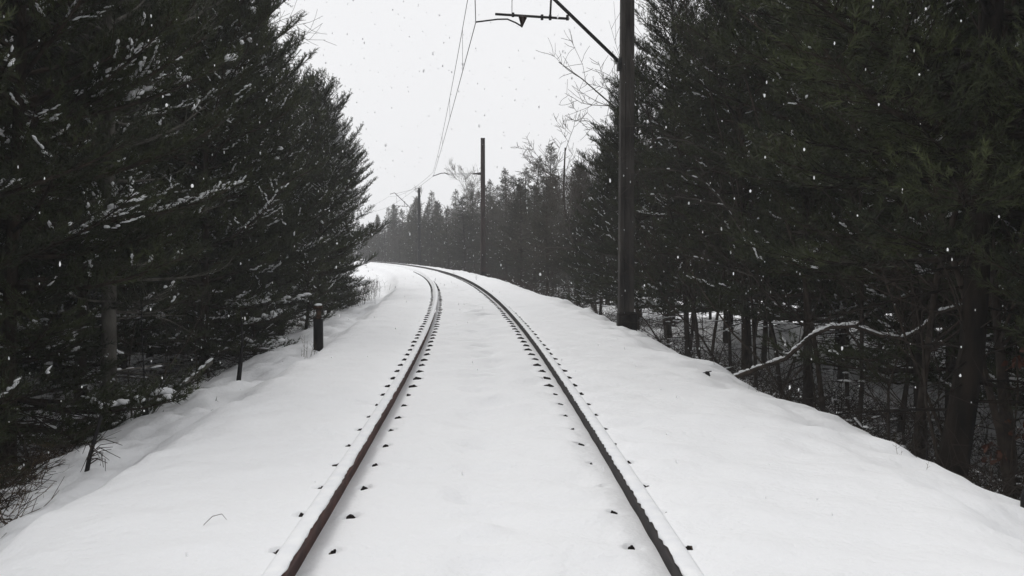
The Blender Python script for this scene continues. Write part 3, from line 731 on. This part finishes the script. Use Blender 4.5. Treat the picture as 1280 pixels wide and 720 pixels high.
# arching snow-covered branch over the right bank
def arch():
    k = 13.2 / 1230
    px = [(912, 471), (950, 461), (985, 449), (1012, 423), (1040, 411), (1072, 408), (1105, 421), (1135, 425), (1158, 410), (1180, 391), (1205, 384), (1240, 396)]
    ys = np.linspace(13.4, 11.6, len(px))
    P = np.array([((x - 618) / 1230 * y, y, HC + (314 - v) / 1230 * y) for (x, v), y in zip(px, ys)])
    P[0, 2] -= .06
    b = MB(); r = np.random.RandomState(12); P += r.normal(0, .008, P.shape)
    b.tube(P, np.linspace(.032, .017, len(P)), 6)
    for i, d, l in ((3, (.35, -.1, -.6), .45), (2, (-.3, .2, .4), .4), (5, (.5, .1, .5), .5), (7, (.3, .2, -.8), .5), (8, (.3, -.2, .8), .5), (9, (.6, 0, .3), .7), (10, (.5, .2, -.7), .4), (4, (.2, .4, .7), .35)):
        d = np.array(d); b.tube([P[i], P[i] + d * l * .5 + r.normal(0, .03, 3), P[i] + d * l], [.011, .008, .004], 4)
    for k in range(26):
        i = r.randint(0, len(P) - 1); o_ = P[i] + (P[i + 1] - P[i]) * r.rand(); d = (P[i + 1] - P[i]) / np.linalg.norm(P[i + 1] - P[i]) * r.uniform(.2, .9) + r.normal(0, .55, 3); l = r.uniform(.1, .4)
        b.tube([o_, o_ + d * l * .5 + r.normal(0, .02, 3), o_ + d * l + r.normal(0, .05, 3)], [.006, .004, .002], 3, cap=False)
    o = tag(link('bent_branch', b.mesh('bent_branch', M['twig'])), 'long arching bare branch topped with snow, bowed over the right bank', 'branch')
    s = MB()
    for i in range(len(P) - 1):
        n = int(np.linalg.norm(P[i + 1] - P[i]) / .085) + 1
        for j in range(n):
            if r.rand() < (.9 if i < 7 else .75):
                q = P[i] + (P[i + 1] - P[i]) * (j + .5) / n; s.blob(q + [0, 0, .024], P[i + 1] - P[i], r.uniform(.10, .19), r.uniform(.03, .058), r.uniform(.014, .04), r, 5)
    link('snow_cover', s.mesh('snow_cover', M['snow']), o)['kind'] = 'stuff'
arch()
# long bare boughs lit against the dark wood right of the mast
def bough(P, label, seed, rad=.014):
    r = np.random.RandomState(seed); P = np.array(P, float); b = MB(); b.tube(P, np.linspace(rad, .005, len(P)), 5); s = MB()
    for i in range(1, len(P) - 1):
        for k in range(4):
            d = (P[i + 1] - P[i]); d /= np.linalg.norm(d); d = d + r.normal(0, .55, 3); o_ = P[i] + (P[i + 1] - P[i]) * r.rand(); l_ = r.uniform(.15, .6); e_ = d + r.normal(0, .5, 3)
            b.tube([o_, o_ + d * l_ * .5, o_ + d * l_ * .5 + e_ * l_ * .5], [.006, .004, .0025], 3)
        for j in range(3):
            if r.rand() < .4: s.blob(P[i] + (P[i + 1] - P[i]) * (j + r.rand()) / 3 + [0, 0, .011], P[i + 1] - P[i], r.uniform(.06, .2), .022, .016, r)
    o = tag(link('bare_bough', b.mesh('bare_bough', M['greytwig'])), label, 'bough', 'bare boughs reaching from the right pines')
    m_ = s.mesh('snow_cover', M['snow'])
    if m_: link('snow_cover', m_, o)['kind'] = 'stuff'
def pw(x, v, y): return ((x - 618) / 1230 * y, y, HC + (314 - v) / 1230 * y)
bough([pw(926, 202, 15.2), pw(893, 190, 14.9), pw(858, 176, 14.6), pw(830, 173, 14.3), pw(798, 178, 14.0)], 'uppermost thin snowy bough right of the near mast', 31)
bough([pw(945, 318, 15.0), pw(925, 285, 14.9), pw(900, 247, 14.8), pw(880, 227, 14.5), pw(850, 214, 14.3), pw(815, 210, 14.1)], 'drooping snowy bough right of the near mast, bent down at its tip', 32)
bough([pw(940, 267, 15.4), pw(905, 257, 15.0), pw(870, 249, 14.7), pw(835, 244, 14.4), pw(808, 244, 14.1)], 'level thin snowy bough right of the near mast, between its neighbours', 33)
bough([pw(942, 345, 15.2), pw(915, 336, 17.3), pw(885, 326, 14.8), pw(858, 319, 14.5)], 'lowest short snowy bough right of the near mast', 34)

# oak sapling keeping its withered leaves, beside the big trunk
def oak():
    x, y = 4.95, 9.3; p = xyz(x, y); t = thing('oak_sapling', 'sapling with withered red-brown leaves beside the big pine trunk', 'sapling', p)
    b = MB(); r = np.random.RandomState(8); b.tube([(0, 0, -.1), (.02, 0, .6), (.08, .02, 1.2), (.05, .05, 1.9)], [.014, .012, .009, .004], 5)
    lv = []; 
    for k in range(16):
        z = r.uniform(.5, 1.8); a = r.uniform(0, 2 * PI); d = np.array([math.cos(a), math.sin(a), .25]); l = r.uniform(.2, .5); o = np.array([.06, .02, z])
        b.tube([o, o + d * l * .6, o + d * l + [0, 0, -.05]], [.006, .004, .002], 3)
        if (z > 1.25 or z < .75) and d[0] > -.3:
            for j in range(12):
                c = o + d * l * r.uniform(.4, 1.0) + r.normal(0, .04, 3); e = r.normal(size=3); e[2] = -abs(e[2]) - .3; e /= np.linalg.norm(e); w = np.cross(e, r.normal(size=3)); w /= np.linalg.norm(w)
                lv.append((c, e * .095, w * .028))
    link('stem', b.mesh('stem', M['twig']), t)
    v = []; f = []
    for c, e, w in lv:
        n = np.cross(e, w); n /= np.linalg.norm(n); i = len(v); v += [c, c + e * .3 + w + n * .008, c + e * .7 + w * .8 - n * .006, c + e, c + e * .7 - w * .8 + n * .01, c + e * .3 - w - n * .008]
        f += [(i, i + 1, i + 2), (i, i + 2, i + 3), (i, i + 3, i + 4), (i, i + 4, i + 5)]
    link('leaves', mesh_np('leaves', v, f, M['leaf']), t)
oak()

# ------------------------------------------------------------------ falling snow
def flakes():
    r = np.random.RandomState(55); n = 12000
    c = np.stack([r.uniform(-13, 13, n), r.uniform(1.2, 34, n), r.uniform(-1, 11, n)], 1)
    keep = np.linalg.norm(c - [0, 0, HC], axis=1) > 2.3; c = c[keep]; n = len(c)
    oc = np.array([[1, 0, 0], [-1, 0, 0], [0, 1, 0], [0, -1, 0], [0, 0, 1], [0, 0, -1.]])
    fc = [(0, 2, 4), (2, 1, 4), (1, 3, 4), (3, 0, 4), (2, 0, 5), (1, 2, 5), (3, 1, 5), (0, 3, 5)]
    vs_ = [tuple(p) for p in oc]; mid = {}; f2 = []
    def md(a, b):
        k = (min(a, b), max(a, b))
        if k not in mid:
            p = np.array(vs_[a]) + np.array(vs_[b]); mid[k] = len(vs_); vs_.append(tuple(p / np.linalg.norm(p)))
        return mid[k]
    for a, b, c_ in fc:
        x, y, z = md(a, b), md(b, c_), md(c_, a); f2 += [(a, x, z), (b, y, x), (c_, z, y), (x, y, z)]
    oc = np.array(vs_); fc = np.array(f2); K = len(oc)
    sz = np.exp(r.normal(math.log(.005), .45, n)); dist = np.linalg.norm(c - [0, 0, HC], axis=1); sz = np.minimum(sz, .0008 * dist + .0016)
    v = oc[None] * r.uniform(.75, 1.2, (n, K, 1)) * sz[:, None, None] * np.array([.85, .85, 1.7]) * r.uniform(.7, 1.3, (n, 1, 3)) + c[:, None]
    f = (fc[None] + (np.arange(n) * K)[:, None, None]).reshape(-1, 3)
    stuff('falling_snow', mesh_np('falling_snow', v.reshape(-1, 3), f, M['flake'], True), 'snowflakes drifting down through the air', 'snow')
flakes()

# ------------------------------------------------------------------ haze
def haze():
    x0, x1, y0, y1, z0, z1 = -150, 90, -8, 230, -4, 15.5
    b = MB(); b.box(((x0 + x1) / 2, (y0 + y1) / 2, (z0 + z1) / 2), (x1 - x0, y1 - y0, z1 - z0))
    m = bpy.data.materials.new('haze'); m.use_nodes = True; nt = m.node_tree; nt.nodes.remove(nt.nodes['Principled BSDF'])
    v = nt.nodes.new('ShaderNodeVolumePrincipled'); v.inputs['Color'].default_value = (.93, .94, .96, 1); v.inputs['Density'].default_value = .00115
    v.inputs['Anisotropy'].default_value = .0
    nt.links.new(v.outputs['Volume'], nt.nodes['Material Output'].inputs['Volume'])
    o = link('haze', b.mesh('haze', m, False)); o['kind'] = 'stuff'; o['label'] = 'thin snowy air between the trees'; o['category'] = 'haze'
haze()

# ------------------------------------------------------------------ light
EL, AZ = math.radians(50), math.radians(-25)      # sun direction: azimuth from +Y towards +X
w = bpy.data.worlds.new('World'); scene.world = w; w.use_nodes = True
N = w.node_tree.nodes; L = w.node_tree.links; bg = N['Background']
sky = N.new('ShaderNodeTexSky'); sky.sky_type = 'NISHITA'; sky.sun_disc = False; sky.sun_elevation = EL; sky.sun_rotation = AZ; sky.dust_density = 4
hs = N.new('ShaderNodeHueSaturation'); hs.inputs['Saturation'].default_value = .06; L.new(sky.outputs['Color'], hs.inputs['Color'])
tc = N.new('ShaderNodeTexCoord')
nz = N.new('ShaderNodeTexNoise'); nz.inputs['Scale'].default_value = 1.6; nz.inputs['Detail'].default_value = 4; L.new(tc.outputs['Generated'], nz.inputs['Vector'])
cr = N.new('ShaderNodeValToRGB'); cr.color_ramp.elements[0].color = (7.9, 7.95, 8.15, 1); cr.color_ramp.elements[1].color = (8.6, 8.62, 8.75, 1)
cr.color_ramp.elements[0].position = .3; cr.color_ramp.elements[1].position = .7
L.new(nz.outputs['Fac'], cr.inputs['Fac'])
mx = N.new('ShaderNodeMix'); mx.data_type = 'RGBA'; mx.inputs['Factor'].default_value = .9
L.new(hs.outputs['Color'], mx.inputs[6]); L.new(cr.outputs['Color'], mx.inputs[7]); L.new(mx.outputs[2], bg.inputs['Color'])
bg.inputs['Strength'].default_value = .111
sl = bpy.data.lights.new('sun', 'SUN'); sl.energy = 1.1; sl.angle = math.radians(20); sl.color = (1, .98, .95)
so = bpy.data.objects.new('sun', sl); C.objects.link(so)
d = Vector((math.sin(AZ) * math.cos(EL), math.cos(AZ) * math.cos(EL), math.sin(EL)))
so.rotation_euler = d.to_track_quat('Z', 'Y').to_euler(); so.location = (0, 0, 30)

# ------------------------------------------------------------------ camera and render
cd = bpy.data.cameras.new('camera'); cam = bpy.data.objects.new('camera', cd); C.objects.link(cam)
cd.sensor_width = 36; cd.lens = 36 * 1230 / 1280; cd.clip_end = 3000; cd.clip_start = .05
cam.location = (0, 0, HC); cam.rotation_euler = (math.radians(90 - 2.14), 0, -math.radians(1.025))
scene.camera = cam
vs = scene.view_settings; vs.view_transform = 'Standard'; vs.look = 'None'; vs.exposure = 0; vs.gamma = 1
cy = scene.cycles; cy.max_bounces = 6; cy.diffuse_bounces = 4; cy.glossy_bounces = 2; cy.volume_bounces = 1; cy.transparent_max_bounces = 4
cy.use_denoising = True
